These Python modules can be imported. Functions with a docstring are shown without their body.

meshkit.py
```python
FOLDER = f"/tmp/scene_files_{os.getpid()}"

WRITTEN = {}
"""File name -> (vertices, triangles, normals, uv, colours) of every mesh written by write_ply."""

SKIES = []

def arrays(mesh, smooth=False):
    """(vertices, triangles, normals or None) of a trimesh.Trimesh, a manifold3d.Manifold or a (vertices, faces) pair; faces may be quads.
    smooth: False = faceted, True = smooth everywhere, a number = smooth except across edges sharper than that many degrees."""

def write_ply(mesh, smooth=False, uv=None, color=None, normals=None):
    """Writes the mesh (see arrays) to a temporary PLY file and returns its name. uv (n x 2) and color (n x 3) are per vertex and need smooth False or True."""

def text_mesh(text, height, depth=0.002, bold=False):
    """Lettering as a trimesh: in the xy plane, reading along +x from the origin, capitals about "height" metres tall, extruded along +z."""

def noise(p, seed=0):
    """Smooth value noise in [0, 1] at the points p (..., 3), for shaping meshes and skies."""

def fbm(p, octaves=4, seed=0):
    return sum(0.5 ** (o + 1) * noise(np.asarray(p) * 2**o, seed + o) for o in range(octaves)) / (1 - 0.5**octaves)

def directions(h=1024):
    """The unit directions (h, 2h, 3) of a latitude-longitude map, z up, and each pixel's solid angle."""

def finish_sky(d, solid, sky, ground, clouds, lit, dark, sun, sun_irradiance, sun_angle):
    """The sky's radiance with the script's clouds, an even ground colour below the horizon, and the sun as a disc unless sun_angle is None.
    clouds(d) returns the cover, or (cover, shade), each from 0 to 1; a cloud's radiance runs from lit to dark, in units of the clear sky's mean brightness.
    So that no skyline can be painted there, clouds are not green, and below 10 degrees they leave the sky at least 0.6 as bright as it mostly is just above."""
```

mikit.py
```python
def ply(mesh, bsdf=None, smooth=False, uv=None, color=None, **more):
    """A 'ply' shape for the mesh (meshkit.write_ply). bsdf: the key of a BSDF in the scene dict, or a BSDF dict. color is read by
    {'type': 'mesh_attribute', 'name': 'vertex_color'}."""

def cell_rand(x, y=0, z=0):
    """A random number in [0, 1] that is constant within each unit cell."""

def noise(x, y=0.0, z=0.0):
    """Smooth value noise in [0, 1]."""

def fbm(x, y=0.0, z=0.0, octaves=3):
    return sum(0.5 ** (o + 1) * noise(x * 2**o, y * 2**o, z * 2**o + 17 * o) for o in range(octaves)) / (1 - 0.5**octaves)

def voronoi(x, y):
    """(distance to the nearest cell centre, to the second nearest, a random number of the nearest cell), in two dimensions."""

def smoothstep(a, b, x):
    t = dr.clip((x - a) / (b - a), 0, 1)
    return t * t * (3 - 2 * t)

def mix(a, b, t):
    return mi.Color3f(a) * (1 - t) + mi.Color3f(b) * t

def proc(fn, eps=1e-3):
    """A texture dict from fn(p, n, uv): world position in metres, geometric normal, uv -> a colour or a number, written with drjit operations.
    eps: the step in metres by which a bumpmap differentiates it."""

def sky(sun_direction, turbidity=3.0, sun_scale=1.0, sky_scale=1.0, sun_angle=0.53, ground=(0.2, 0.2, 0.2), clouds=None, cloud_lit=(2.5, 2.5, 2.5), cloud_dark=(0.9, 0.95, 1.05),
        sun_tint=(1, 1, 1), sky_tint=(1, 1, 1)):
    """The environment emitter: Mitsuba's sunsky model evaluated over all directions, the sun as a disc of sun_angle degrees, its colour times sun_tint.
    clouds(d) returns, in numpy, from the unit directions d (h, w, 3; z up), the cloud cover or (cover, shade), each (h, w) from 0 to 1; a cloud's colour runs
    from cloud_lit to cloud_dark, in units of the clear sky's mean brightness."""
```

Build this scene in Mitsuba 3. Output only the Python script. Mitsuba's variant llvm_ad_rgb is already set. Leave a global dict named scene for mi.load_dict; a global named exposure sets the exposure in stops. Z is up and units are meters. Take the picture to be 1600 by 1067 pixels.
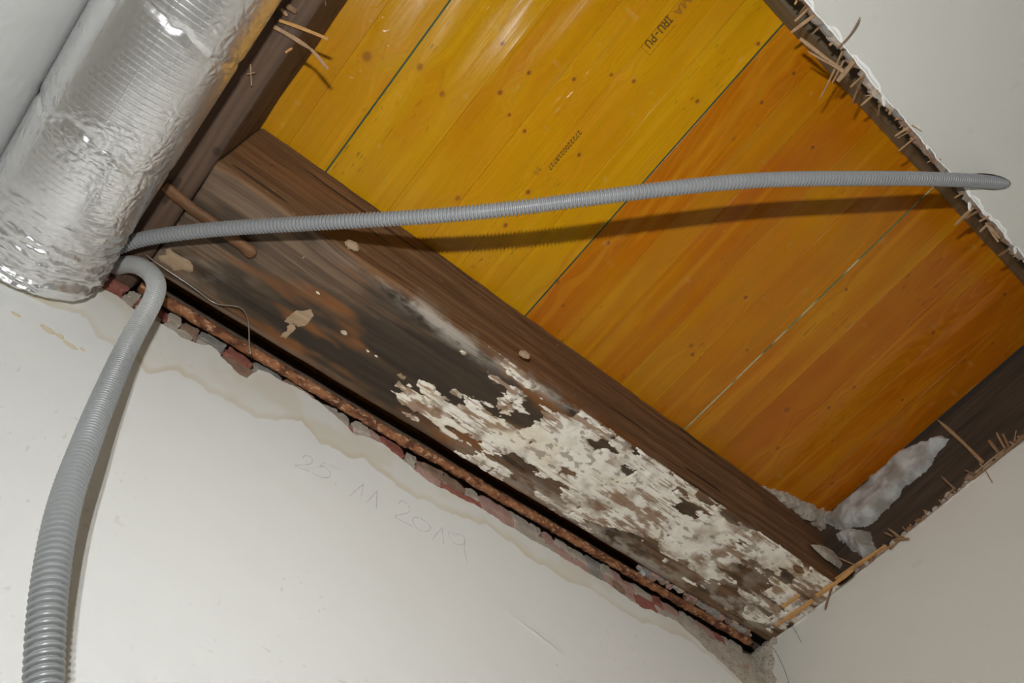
import math, random
import numpy as np
import trimesh
import shapely
from shapely.geometry import Polygon
from shapely.geometry import box as sbox
import drjit as dr
import mitsuba as mi
import mikit
import meshkit
from mikit import proc, noise, fbm, voronoi, cell_rand, smoothstep, mix, ply

T = mi.ScalarTransform4f
scene, labels = {}, {}
rng = np.random.default_rng(11)
random.seed(11)

# ---------------------------------------------------------------- camera, flash, exposure
# world: x away from the left wall, y towards the end wall, z up; the lens is the origin, the floor is at z = -1.45
RIGHT = np.array([0.63658, 0.76281, -0.11352])
DOWN = np.array([-0.71686, 0.53100, -0.45183])
FWD = np.array([-0.28438, 0.36901, 0.88485])
FPX = 1175.88
exposure = 0.26
scene['camera'] = {'type': 'perspective', 'fov': 2 * math.degrees(math.atan(800 / FPX)), 'fov_axis': 'x', 'near_clip': 0.02, 'far_clip': 50.0,
                   'to_world': T().look_at(origin=[0, 0, 0], target=FWD.tolist(), up=(-DOWN).tolist())}
# the photographer's flash gun on the hot shoe, about 19 cm above the lens
FLASH = -DOWN * 0.20 - RIGHT * 0.035
AIM = FWD * 1.0 + RIGHT * 0.24 + DOWN * 0.16
for i, (a, b) in enumerate([(-0.012, -0.006), (0.012, -0.006), (-0.012, 0.006), (0.012, 0.006)]):
    o = FLASH + RIGHT * a + DOWN * b
    scene[f'flash_{i}'] = {'type': 'spot', 'to_world': T().look_at(origin=o.tolist(), target=(o + AIM).tolist(), up=(-DOWN).tolist()),
                           'intensity': {'type': 'rgb', 'value': [0.93, 0.945, 0.945]}, 'cutoff_angle': 82.0, 'beam_width': 20.0}
# dim daylight of the unlit room
scene['room_light'] = {'type': 'constant', 'radiance': {'type': 'rgb', 'value': [0.010, 0.0105, 0.011]}}


def ray(u, v):
    """The direction seen at a place of the 1600 x 1067 photograph, to measure points on known planes."""
    return FWD + RIGHT * ((u - 800) / FPX) + DOWN * ((v - 533.5) / FPX)


def on_x(u, v, x):
    d = ray(u, v)
    return d * (x / d[0])


def on_y(u, v, y):
    d = ray(u, v)
    return d * (y / d[1])


def on_z(u, v, z):
    d = ray(u, v)
    return d * (z / d[2])


# ---------------------------------------------------------------- planes of the place
XA = -0.71      # left wall
YB = 1.583      # end wall
ZC = 1.238      # ceiling plaster, underside
ZB = 1.25       # underside of the beams
ZP = 1.4442     # underside of the formwork panels


# ---------------------------------------------------------------- materials
def tw(b):
    return {'type': 'twosided', 'b': b}


def c3(*v):
    return {'type': 'rgb', 'value': list(v)}


def mat(name, fn, rough=0.8, spec=0.25, bump=None, bscale=0.001, eps=1e-3, **k):
    col = fn if isinstance(fn, dict) else proc(fn)
    b = {'type': 'principled', 'base_color': col, 'roughness': rough, 'specular': spec, **k}
    if bump is not None:
        b = {'type': 'bumpmap', 'arbitrary': proc(bump, eps), 'scale': bscale, 'bsdf': b}
    scene[name] = tw(b)


def paint_col(p, n, uv):
    f = fbm(p.x * 3, p.y * 3, p.z * 3, 4)
    s = smoothstep(0.74, 0.84, fbm(p.x * 30 + 5, p.y * 30, p.z * 30, 3))
    return mix(mix((.635, .622, .565), (.68, .668, .61), f), (.56, .52, .45), s * 0.30)


def paint_bump(p, n, uv):
    return fbm(p.x * 40, p.y * 40, p.z * 40, 3) * 0.6 + fbm(p.x * 7, p.y * 7, p.z * 7, 2) * 1.6


mat('m_paint', paint_col, 0.7, 0.2, paint_bump, 0.0009)

STAIN = [(-2.0, 1.03), (-.14, 1.075), (-.10, 1.10), (-.062, 1.07), (0.0, 1.066), (.023, 1.052), (.05, 1.085), (.085, 1.098), (.15, 1.088), (.2, 1.092), (.279, 1.140), (.321, 1.118),
         (.38, 1.122), (.413, 1.136), (.46, 1.122), (.513, 1.114), (.6, 1.122), (.70, 1.150), (.80, 1.125), (.9, 1.115), (1.0, 1.135), (1.1, 1.12), (1.25, 1.15), (1.34, 1.14), (1.45, 1.09), (3, 1.0)]


def wall_col(p, n, uv):
    base = mix((.785, .79, .765), (.82, .825, .80), fbm(p.y * 3, p.z * 3, 1.0, 3))
    zb = mi.Float(1.0)
    for (y0, a), (y1, b) in zip(STAIN[:-1], STAIN[1:]):
        zb = dr.select((p.y >= y0) & (p.y < y1), a + (b - a) * (p.y - y0) / (y1 - y0), zb)
    zb = zb + (fbm(p.y * 34, 3.0, 0.0, 3) - 0.5) * 0.022
    h = p.z - zb
    inside = smoothstep(-0.002, 0.002, h)
    tide = dr.exp(-dr.square((h - 0.007) / 0.010)) * smoothstep(-0.002, 0.001, h)
    str_ = smoothstep(1.5, .2, p.y) * 0.35 + 0.65
    blot = smoothstep(.42, .66, fbm(p.y * 13, p.z * 15, 4.0, 3))
    col = mix(base, (.70, .645, .52), inside * (0.32 + 0.42 * blot) * str_)
    col = mix(col, (.62, .52, .36), tide * 0.62 * (0.35 + 0.65 * fbm(p.y * 17, 7.0, 0.0, 2)) * str_)
    for (yc, zc, ry, rz) in [(-.117, 1.026, .012, .0055), (-.099, 1.0265, .006, .005), (-.082, 1.019, .011, .0045), (-.160, 1.022, .006, .0035), (-.066, 1.024, .004, .003)]:
        yy = p.y + (fbm(p.y * 90, p.z * 90, 2.0, 2) - .5) * .004
        d = dr.sqrt(dr.square((yy - yc) / ry) + dr.square((p.z - zc + (yy - yc) * .15) / rz))
        ring = smoothstep(1.1, .92, d)
        col = mix(col, (.70, .56, .34), ring * (0.55 + 0.35 * smoothstep(.4, .95, d)))
    dust = smoothstep(.90, .95, noise(p.y * 120, p.z * 120, 9.0)) * smoothstep(.55, .7, noise(p.y * 6, p.z * 6, 19.0))
    return mix(col, (.52, .47, .40), dust * 0.28)


def wall_bump(p, n, uv):
    q = p.z * 0.9 + p.y * 0.35
    t = dr.clip((p.y - .70) / .17, 0, 1)
    line = p.z - (.947 - .046 * (p.y - .71) / .15 + (fbm(p.y * 60, 1.0, 0.0, 2) - .5) * .006)
    crease = dr.exp(-dr.square(line / .0035)) * t * (1 - t) * 4
    return crease * 1.6 + fbm(p.y * 7 + 2, q * 46, 0.0, 3) * 1.0 + fbm(p.y * 30, p.z * 30, 5.0, 3) * 0.5


mat('m_wall_left', wall_col, 0.6, 0.25, wall_bump, 0.0010)

YELLOW, ORANGE = (.530, .260, .002), (.425, .114, .002)
KNOTS = [(-.182, .028, .011), (-.137, .111, .008), (-.149, .171, .007), (-.012, .202, .005), (-.105, .334, .005), (.025, .345, .005), (.094, .436, .005), (.075, .395, .004), (.292, .575, .005),
         (.146, .559, .005), (-.073, .447, .005), (-.286, .314, .007), (-.191, .416, .006), (-.271, .424, .006), (-.299, .588, .008), (.225, .661, .005), (.234, .811, .005), (.301, .67, .005),
         (-.074, .948, .006), (-.231, .935, .007), (-.144, 1.335, .006), (-.21, 1.253, .010), (-.298, 1.32, .007), (-.018, 1.472, .005), (-.286, 1.525, .006), (.305, 1.438, .006),
         (-.069, 1.341, .005), (-.17, .617, .005), (-.08, .253, .006), (-.10, .292, .004), (-.02, .272, .005), (-.245, .954, .006), (-.16, 1.05, .004), (.08, 1.12, .005), (.14, 1.38, .006), (-.20, 1.42, .004)]


def board_warp(p):
    wx, wy = mi.Float(0), mi.Float(0)
    core = mi.Float(0)
    ring = mi.Float(0)
    for kx, ky, kr in KNOTS:
        dx, dy = p.x - kx, p.y - ky
        d2 = dr.square(dx / 1.5) + dr.square(dy)
        e = dr.exp(-d2 / (9 * kr * kr))
        wy = wy + dy * e * 1.6
        d = dr.sqrt(dr.square(dx * .85) + dr.square(dy)) / kr
        core = dr.maximum(core, smoothstep(1.0, .35, d) * (.72 if kr > .0065 else 1.0))
        ring = dr.maximum(ring, smoothstep(2.2, .9, d))
    return wy, core, ring


def board_col(p, n, uv):
    wy, core, ring = board_warp(p)
    off = uv.y * 37.0
    y = p.y + wy + off
    field = fbm(p.x * 0.9 + off, y * 9.0, 0.0, 2)
    line = 0.5 + 0.5 * dr.sin(field * 150.0 + y * 260.0)
    fine = noise(p.x * 9, y * 900, 1.0)
    mid = fbm(p.x * 2.4, y * 40, 2.0, 3)
    blot = fbm(p.x * 7 + 3, p.y * 9, 6.0, 3)
    t = uv.x + (blot - .5) * 0.55 + (mid - .5) * 0.30
    col = mix(YELLOW, ORANGE, dr.clip(t, 0, 1))
    col = mix(col, (.62, .21, .006), smoothstep(.55, 1.0, line) * 0.26 * smoothstep(.30, .62, field))
    col = col * (0.90 + 0.16 * fine)
    streak = smoothstep(.70, .80, noise(p.x * 4.5, y * 85, 11.0)) * smoothstep(.5, .7, noise(p.x * 2.2, y * 20, 13.0))
    col = mix(col, (.50, .15, .006), streak * 0.28)
    pale = smoothstep(.66, .8, noise(p.x * 3.0 + 8, y * 60, 15.0))
    col = mix(col, (.86, .52, .03), pale * 0.10)
    col = mix(col, (.50, .18, .012), ring * 0.20)
    col = mix(col, (.17, .05, .012), core * 0.80)
    nick = smoothstep(.90, .93, noise(p.x * 42, y * 330, 21.0)) * smoothstep(.62, .74, noise(p.x * 5, y * 7, 23.0))
    col = mix(col, (.15, .05, .01), nick * 0.55)
    dirt = smoothstep(.93, .98, noise(p.x * 40, p.y * 44, 31.0))
    return mix(col, (.55, .50, .24), dirt * 0.10)


def board_bump(p, n, uv):
    off = uv.y * 37.0
    y = p.y + off
    drips = smoothstep(.6, .8, noise(p.x * 60, p.y * 150, 3.0)) * smoothstep(.60, .75, noise(p.x * 5, p.y * 28, 8.0))
    return noise(p.x * 14, y * 420, 1.0) * 0.12 + fbm(p.x * 6, y * 30, 2.0, 2) * 0.5 + drips * 0.7


mat('m_board', board_col, 0.24, 0.30, board_bump, 0.00055, 6e-4)
mat('m_green_edge', lambda p, n, uv: mix((.012, .045, .03), (.05, .10, .045), fbm(p.x * 30, p.y * 30, 0.0, 3)), 0.6)


def pale_edge(p, n, uv):
    k = smoothstep(.40, .60, fbm(p.x * 16, 3.0, 0.0, 3))
    return mix((.10, .16, .07), (.46, .50, .30), k)


mat('m_pale_edge', pale_edge, 0.6)
mat('m_stamp', lambda p, n, uv: mix((.05, .028, .004), (.16, .08, .004), fbm(p.x * 300, p.y * 300, 0.0, 2)), 0.6)
mat('m_stamp_faded', c3(.30, .13, .006), 0.6)
mat('m_pencil', c3(.44, .435, .43), 0.6)


def old_wood(p, n, uv):
    """uv: x = dark mould, y = pale fuzz."""
    side = smoothstep(-.452, -.440, p.x)
    warp = (fbm(p.x * 14, p.y * 2.5, p.z * 14, 3) - .5) * .05
    g1 = noise((p.x + warp) * 330, p.y * 7, p.z * 330)
    g2 = fbm((p.x + warp) * 85, p.y * 3.0, p.z * 85, 3)
    g3 = fbm(p.x * 9, p.y * 4, p.z * 9, 3)
    col = mix((.085, .045, .024), (.215, .128, .070), smoothstep(.25, .75, g2))
    col = mix(col, (.30, .135, .050), smoothstep(.48, .72, g3) * (.30 + .35 * side))
    col = mix(col, (.175, .084, .036), side * .55)
    grey = smoothstep(.55, .05, p.y) * (1 - side)
    col = mix(col, mix((.085, .060, .043), (.20, .148, .105), g2), grey * .6)
    col = col * (0.52 + 0.72 * g1)
    dark = smoothstep(.50, .68, fbm((p.x + warp) * 22, p.y * 5, p.z * 22 + 9, 4)) * (1 - side * .75)
    col = mix(col, (.040, .030, .020), dark * .70)
    crack = smoothstep(.76, .82, noise((p.x + warp) * 70, p.y * 4.5, p.z * 70 + 3))
    col = mix(col, (.030, .019, .012), crack * .75)
    wet = dr.clip(uv.x + (fbm(p.x * 24, p.y * 12, 1.0, 4) - .5) * .95 * smoothstep(.02, .25, uv.x), 0, 1)
    col = mix(col, mix((.017, .013, .010), (.060, .042, .026), g2), smoothstep(.18, .75, wet) * .93)
    orange = smoothstep(.56, .74, fbm(p.x * 30 + 4, p.y * 5, 8.0, 3)) * smoothstep(.1, .5, uv.x) * (1 - smoothstep(.75, 1.0, wet))
    col = mix(col, (.21, .082, .024), orange * .75)
    fz = dr.clip(uv.y * 1.35 * smoothstep(.34, .66, fbm(p.x * 55, p.y * 26, 5.0, 5)) * (.5 + .7 * g1), 0, 1)
    col = mix(col, (.43, .38, .32), fz * .8)
    speck = smoothstep(.90, .93, noise(p.x * 130, p.y * 110, p.z * 130)) * (1 - side * .7)
    col = mix(col, (.52, .45, .36), speck * .5)
    return col


mat('m_beam', old_wood, 0.75, 0.25)


def joist_col(p, n, uv):
    g1 = noise(p.x * 6, p.y * 260, p.z * 260)
    g2 = fbm(p.x * 2.5, p.y * 55, p.z * 55, 3)
    g3 = fbm(p.x * 5, p.y * 9, p.z * 9, 3)
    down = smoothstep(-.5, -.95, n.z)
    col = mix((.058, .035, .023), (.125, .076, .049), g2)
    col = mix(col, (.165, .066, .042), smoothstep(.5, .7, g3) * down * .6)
    col = col * (.75 + .5 * g1)
    knot = smoothstep(.80, .86, noise(p.x * 26, p.y * 40, p.z * 40))
    return mix(col, (.03, .018, .012), knot * .7)


mat('m_joist', joist_col, 0.75, 0.25)
mat('m_dark_joist', lambda p, n, uv: mix((.034, .025, .018), (.085, .060, .040), fbm(p.x * 4, p.z * 60, p.y * 60, 3)) * (.8 + .4 * noise(p.x * 14, p.z * 300, p.y * 300)), 0.8)


def cross_joist(p, n, uv):
    a = fbm(p.y * 3, p.z * 45, p.x * 45, 3)
    return mix((.075, .055, .036), (.19, .145, .085), a) * (.8 + .4 * noise(p.y * 10, p.z * 260, p.x * 260))


mat('m_cross_joist', cross_joist, 0.8)


def lime_col(p, n, uv):
    a = fbm(p.x * 30, p.y * 30, p.z * 30, 4)
    b = fbm(p.x * 11 + 3, p.y * 11, 2.0, 3)
    col = mix((.46, .39, .31), (.80, .75, .655), smoothstep(.28, .58, a))
    col = mix(col, (.72, .62, .44), smoothstep(.56, .70, b) * .5)
    streak = smoothstep(.66, .76, noise(p.x * 420, p.y * 30, 3.0)) * smoothstep(.4, .6, fbm(p.x * 16, p.y * 16, 7.0, 2))
    col = mix(col, (.25, .13, .07), streak * .7)
    moss = smoothstep(.60, .70, fbm(p.x * 110 + 9, p.y * 60, 4.0, 4))
    col = mix(col, (.17, .115, .080), moss * .6)
    stain = smoothstep(.48, .60, fbm(p.x * 95, p.y * 24, 12.0, 4)) * smoothstep(.38, .54, fbm(p.x * 13, p.y * 7, 15.0, 2))
    return mix(col, mix((.17, .085, .042), (.33, .20, .115), a), stain * .85)


mat('m_lime', lime_col, 0.85, 0.15)
mat('m_tan_paste', lambda p, n, uv: mix((.25, .165, .10), (.42, .30, .19), fbm(p.x * 160, p.y * 25, 0.0, 3)), 0.85)
mat('m_yellow_lime', c3(.68, .60, .36), 0.8)


def rust_col(p, n, uv):
    a = fbm(p.x * 90, p.y * 60, p.z * 90, 4)
    b = fbm(p.x * 200, p.y * 160, p.z * 200, 3)
    col = mix((.10, .038, .020), (.30, .125, .055), smoothstep(.3, .7, a))
    return mix(col, (.48, .30, .18), smoothstep(.56, .70, b) * .7)


mat('m_rust', rust_col, 0.85, 0.2)


def masonry(name, lo, hi):
    mat(name, lambda p, n, uv: mix(lo, hi, fbm(p.x * 60, p.y * 60, p.z * 60, 4)), 0.9, 0.15)


mat('m_gypsum', c3(.87, .87, .84), 0.8)
masonry('m_brick_red', (.20, .062, .045), (.40, .165, .125))
masonry('m_brick_pink', (.33, .19, .155), (.50, .33, .28))
masonry('m_mortar', (.30, .25, .20), (.56, .49, .41))
masonry('m_mortar_grey', (.15, .14, .125), (.40, .37, .33))
masonry('m_mortar_brown', (.17, .10, .07), (.36, .25, .18))
masonry('m_core', (.12, .085, .065), (.28, .20, .15))


def sand_col(p, n, uv):
    a = fbm(p.x * 45, p.y * 45, p.z * 45, 4)
    pit = smoothstep(.70, .76, noise(p.x * 260, p.y * 260, p.z * 260))
    return mix(mix((.33, .285, .225), (.56, .50, .42), a), (.14, .11, .085), pit * .6)


mat('m_sand_mortar', sand_col, 0.9, 0.15)
masonry('m_base_coat', (.17, .14, .115), (.40, .34, .28))
for nm, a, b in (('m_reed', (.27, .16, .085), (.46, .30, .17)), ('m_reed_dark', (.15, .082, .042), (.30, .18, .095)), ('m_reed_gold', (.42, .20, .060), (.56, .32, .12))):
    mat(nm, lambda p, n, uv, a=a, b=b: mix(a, b, fbm(p.x * 180, p.y * 180, p.z * 60, 3)), 0.6, 0.3)
mat('m_plug', lambda p, n, uv: mix((.075, .038, .020), (.27, .125, .050), fbm(p.x * 120, p.y * 18, p.z * 120, 3)), 0.6, 0.3)
mat('m_foam', lambda p, n, uv: mix((.27, .25, .215), (.50, .50, .485), smoothstep(.3, .7, fbm(p.x * 26, p.y * 26, p.z * 26, 4))), 0.85, 0.15)
mat('m_conduit', lambda p, n, uv: mix((.235, .24, .245), (.27, .275, .278), fbm(p.x * 25, p.y * 25, p.z * 25, 3)), 0.38, 0.45)
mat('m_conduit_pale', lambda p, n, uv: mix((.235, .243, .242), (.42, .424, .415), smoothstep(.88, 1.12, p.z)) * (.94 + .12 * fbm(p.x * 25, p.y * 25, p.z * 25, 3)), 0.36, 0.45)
mat('m_wire', c3(.34, .30, .25), 0.35, 0.5, metallic=0.6)
mat('m_fibre', c3(.07, .06, .05), 0.7)
mat('m_floor', lambda p, n, uv: mix((.20, .18, .15), (.30, .27, .235), fbm(p.x * 2, p.y * 14, 0.0, 3)), 0.6)


def foil_bump(p, n, uv):
    """uv: metres along and around the wrap; scrim threads under the foil and fine crumpling."""
    du = dr.abs(uv.x / .0085 - dr.floor(uv.x / .0085) - .5) * .0085
    dv = dr.abs(uv.y / .031 - dr.floor(uv.y / .031) - .5) * .031
    th = dr.maximum(smoothstep(.0008, .0002, du), smoothstep(.0009, .0002, dv))
    a, b, _ = voronoi(uv.x * 70 + fbm(uv.x * 40, uv.y * 40, 0.0, 2) * 2, uv.y * 70)
    patch = smoothstep(.42, .62, fbm(uv.x * 9, uv.y * 9, 4.0, 3))
    return th * 0.13 + (b - a) * .75 * patch + fbm(uv.x * 150, uv.y * 150, 2.0, 2) * .55 * patch + fbm(uv.x * 40, uv.y * 40, 6.0, 2) * .30


foil = {'type': 'roughconductor', 'material': 'Al', 'alpha': 0.065, 'distribution': 'ggx'}
veil = {'type': 'principled', 'base_color': c3(.80, .805, .78), 'metallic': 0.55, 'roughness': 0.62, 'specular': 0.4}
scene['m_foil'] = tw({'type': 'bumpmap', 'arbitrary': proc(foil_bump, 5e-4), 'scale': 0.0011, 'bsdf': {'type': 'blendbsdf', 'weight': 0.17, 'a': foil, 'b': veil}})


scene['m_foil_pale'] = tw({'type': 'bumpmap', 'arbitrary': proc(foil_bump, 5e-4), 'scale': 0.0005, 'bsdf': {'type': 'blendbsdf', 'weight': 0.75, 'a': {**foil, 'alpha': .25}, 'b': {**veil, 'base_color': c3(.60, .61, .60), 'metallic': .2}}})


# ---------------------------------------------------------------- mesh helpers
def key_for(base):
    if base not in USED:
        USED[base] = 0
        return base
    USED[base] += 1
    return f'{base}_{USED[base]:03d}'


USED = {}


def put(key, mesh, m, smooth=False, uv=None, parent=None, label=None, category=None, group=None, kind=None, world=None):
    k = key_for((parent + '__' if parent else '') + key)
    scene[k] = dict(mesh) if isinstance(mesh, dict) else ply(mesh, m, smooth, uv=uv)
    if isinstance(mesh, dict):
        scene[k]['bsdf'] = {'type': 'ref', 'id': m}
    if world is not None:
        scene[k]['to_world'] = world
    tag(k, label, category, group, kind)
    return k


def tag(k, label=None, category=None, group=None, kind=None):
    d = {a: b for a, b in (('label', label), ('category', category), ('group', group), ('kind', kind)) if b}
    if d:
        labels[k] = {**labels.get(k, {}), **d}


def nz(p, f, seed=0, oc=3):
    return meshkit.fbm(np.asarray(p) * f, oc, seed) - 0.5


def axis(lo, hi, r, step):
    n = max(1, int(round((hi - lo - 2 * r) / step)))
    return np.unique(np.round(np.r_[lo, lo + r * .3, lo + r * .65, np.linspace(lo + r, hi - r, n + 1), hi - r * .65, hi - r * .3, hi], 7))


def rbox(lo, hi, r=0.003, step=0.05, amp=0.0, freq=20.0, seed=0, steps=None):
    """A box with rounded edges, its surface pushed about by noise."""
    lo, hi = np.array(lo, float), np.array(hi, float)
    steps = steps or (step, step, step)
    ax = [axis(lo[k], hi[k], min(r, (hi[k] - lo[k]) * .49), steps[k]) for k in range(3)]
    vs, fs, at = [], [], 0
    for k in range(3):
        a, b = [(1, 2), (2, 0), (0, 1)][k]
        A, B = np.meshgrid(ax[a], ax[b], indexing='ij')
        na, nb = A.shape
        idx = np.arange(na * nb).reshape(na, nb)
        q = np.stack([idx[:-1, :-1], idx[1:, :-1], idx[1:, 1:], idx[:-1, 1:]], -1).reshape(-1, 4)
        for side, val in ((0, lo[k]), (1, hi[k])):
            v = np.zeros((na * nb, 3))
            v[:, a], v[:, b], v[:, k] = A.ravel(), B.ravel(), val
            qq = q if side else q[:, ::-1]
            vs.append(v)
            fs.append(np.vstack([qq[:, [0, 1, 2]], qq[:, [0, 2, 3]]]) + at)
            at += len(v)
    v, f = np.vstack(vs), np.vstack(fs)
    rr = np.minimum(r, (hi - lo) * .49)
    c = np.clip(v, lo + rr, hi - rr)
    d = v - c
    L = np.linalg.norm(d / rr, axis=1, keepdims=True)
    v = c + d / np.maximum(L, 1.0)
    _, first, inv = np.unique(np.round(v, 6), axis=0, return_index=True, return_inverse=True)
    v, f = v[first], inv.ravel()[f]
    f = f[(f[:, 0] != f[:, 1]) & (f[:, 1] != f[:, 2]) & (f[:, 2] != f[:, 0])]
    if amp:
        v = v + np.stack([nz(v, freq, seed), nz(v, freq, seed + 7), nz(v, freq, seed + 13)], 1) * 2 * amp
    return trimesh.Trimesh(v, f, process=False)


def frames(P):
    t = np.gradient(P, axis=0)
    t /= np.linalg.norm(t, axis=1, keepdims=True)
    u = np.cross(t[0], [0.31, .2, .93])
    u /= np.linalg.norm(u)
    U = []
    for k in range(len(P)):
        u = u - t[k] * (u @ t[k])
        u /= np.linalg.norm(u)
        U.append(u)
    U = np.array(U)
    return t, U, np.cross(t, U)


def tube(P, R, seg=8, caps=True, squash=1.0):
    P = np.asarray(P, float)
    R = np.broadcast_to(np.asarray(R, float), (len(P),))
    t, U, V = frames(P)
    a = np.linspace(0, 2 * np.pi, seg, endpoint=False)
    v = (P[:, None] + R[:, None, None] * (np.cos(a)[None, :, None] * U[:, None] + squash * np.sin(a)[None, :, None] * V[:, None])).reshape(-1, 3)
    i = np.arange(len(P) - 1)[:, None] * seg
    j = np.arange(seg)[None]
    j2 = (j + 1) % seg
    q = np.stack([i + j, i + j2, i + seg + j2, i + seg + j], -1).reshape(-1, 4)
    f = np.vstack([q[:, [0, 1, 2]], q[:, [0, 2, 3]]])
    if caps:
        n = len(v)
        v = np.vstack([v, P[0], P[-1]])
        k = np.arange(seg)
        k2 = (k + 1) % seg
        e = (len(P) - 1) * seg
        f = np.vstack([f, np.stack([k * 0 + n, k2, k], 1), np.stack([k * 0 + n + 1, e + k, e + k2], 1)])
    return trimesh.Trimesh(v, f, process=False)


def spline(P, n):
    from scipy.interpolate import CubicSpline
    P = np.asarray(P, float)
    s = np.r_[0, np.cumsum(np.linalg.norm(np.diff(P, axis=0), axis=1))]
    return CubicSpline(s, P)(np.linspace(0, s[-1], n))


def resample(P, step):
    s = np.r_[0, np.cumsum(np.linalg.norm(np.diff(P, axis=0), axis=1))]
    t = np.arange(0, s[-1], step)
    return np.stack([np.interp(t, s, P[:, k]) for k in range(3)], 1), s[-1]


def ragged(pts, step, amp, freq, seed):
    """A polyline with a torn outline."""
    P = np.array(pts, float)
    s = np.r_[0, np.cumsum(np.linalg.norm(np.diff(P, axis=0), axis=1))]
    t = np.arange(0, s[-1], step)
    Q = np.stack([np.interp(t, s, P[:, k]) for k in range(2)], 1)
    q3 = np.c_[Q, Q[:, :1] * 0]
    return Q + np.stack([nz(q3, freq, seed, 4), nz(q3, freq, seed + 5, 4)], 1) * 2 * amp


def slab(poly, depth, M):
    """poly (2-D) extruded by depth, then put in place with the 4 x 4 M."""
    if poly.geom_type != 'Polygon':
        poly = max(poly.geoms, key=lambda g: g.area)
    m = trimesh.creation.extrude_polygon(poly, depth, engine='earcut')
    m.apply_transform(M)
    return m


def basis(o, u, v, w):
    M = np.eye(4)
    M[:3, 0], M[:3, 1], M[:3, 2], M[:3, 3] = u, v, w, o
    return M


def sheet(us, vs, height, keep, o, u, v, w):
    """A relief over the plane o + a u + b v, raised along w where keep holds."""
    A, B = np.meshgrid(us, vs, indexing='ij')
    H, K = height(A, B), keep(A, B)
    P = np.asarray(o) + A[..., None] * np.asarray(u) + B[..., None] * np.asarray(v) + H[..., None] * np.asarray(w)
    idx = np.arange(A.size).reshape(A.shape)
    c = K[:-1, :-1] | K[1:, :-1] | K[1:, 1:] | K[:-1, 1:]
    q = np.stack([idx[:-1, :-1], idx[1:, :-1], idx[1:, 1:], idx[:-1, 1:]], -1)[c]
    f = np.vstack([q[:, [0, 1, 2]], q[:, [0, 2, 3]]])
    if np.dot(np.cross(u, v), w) < 0:
        f = f[:, ::-1]
    m = trimesh.Trimesh(P.reshape(-1, 3), f, process=False)
    m.remove_unreferenced_vertices()
    return m


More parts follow.
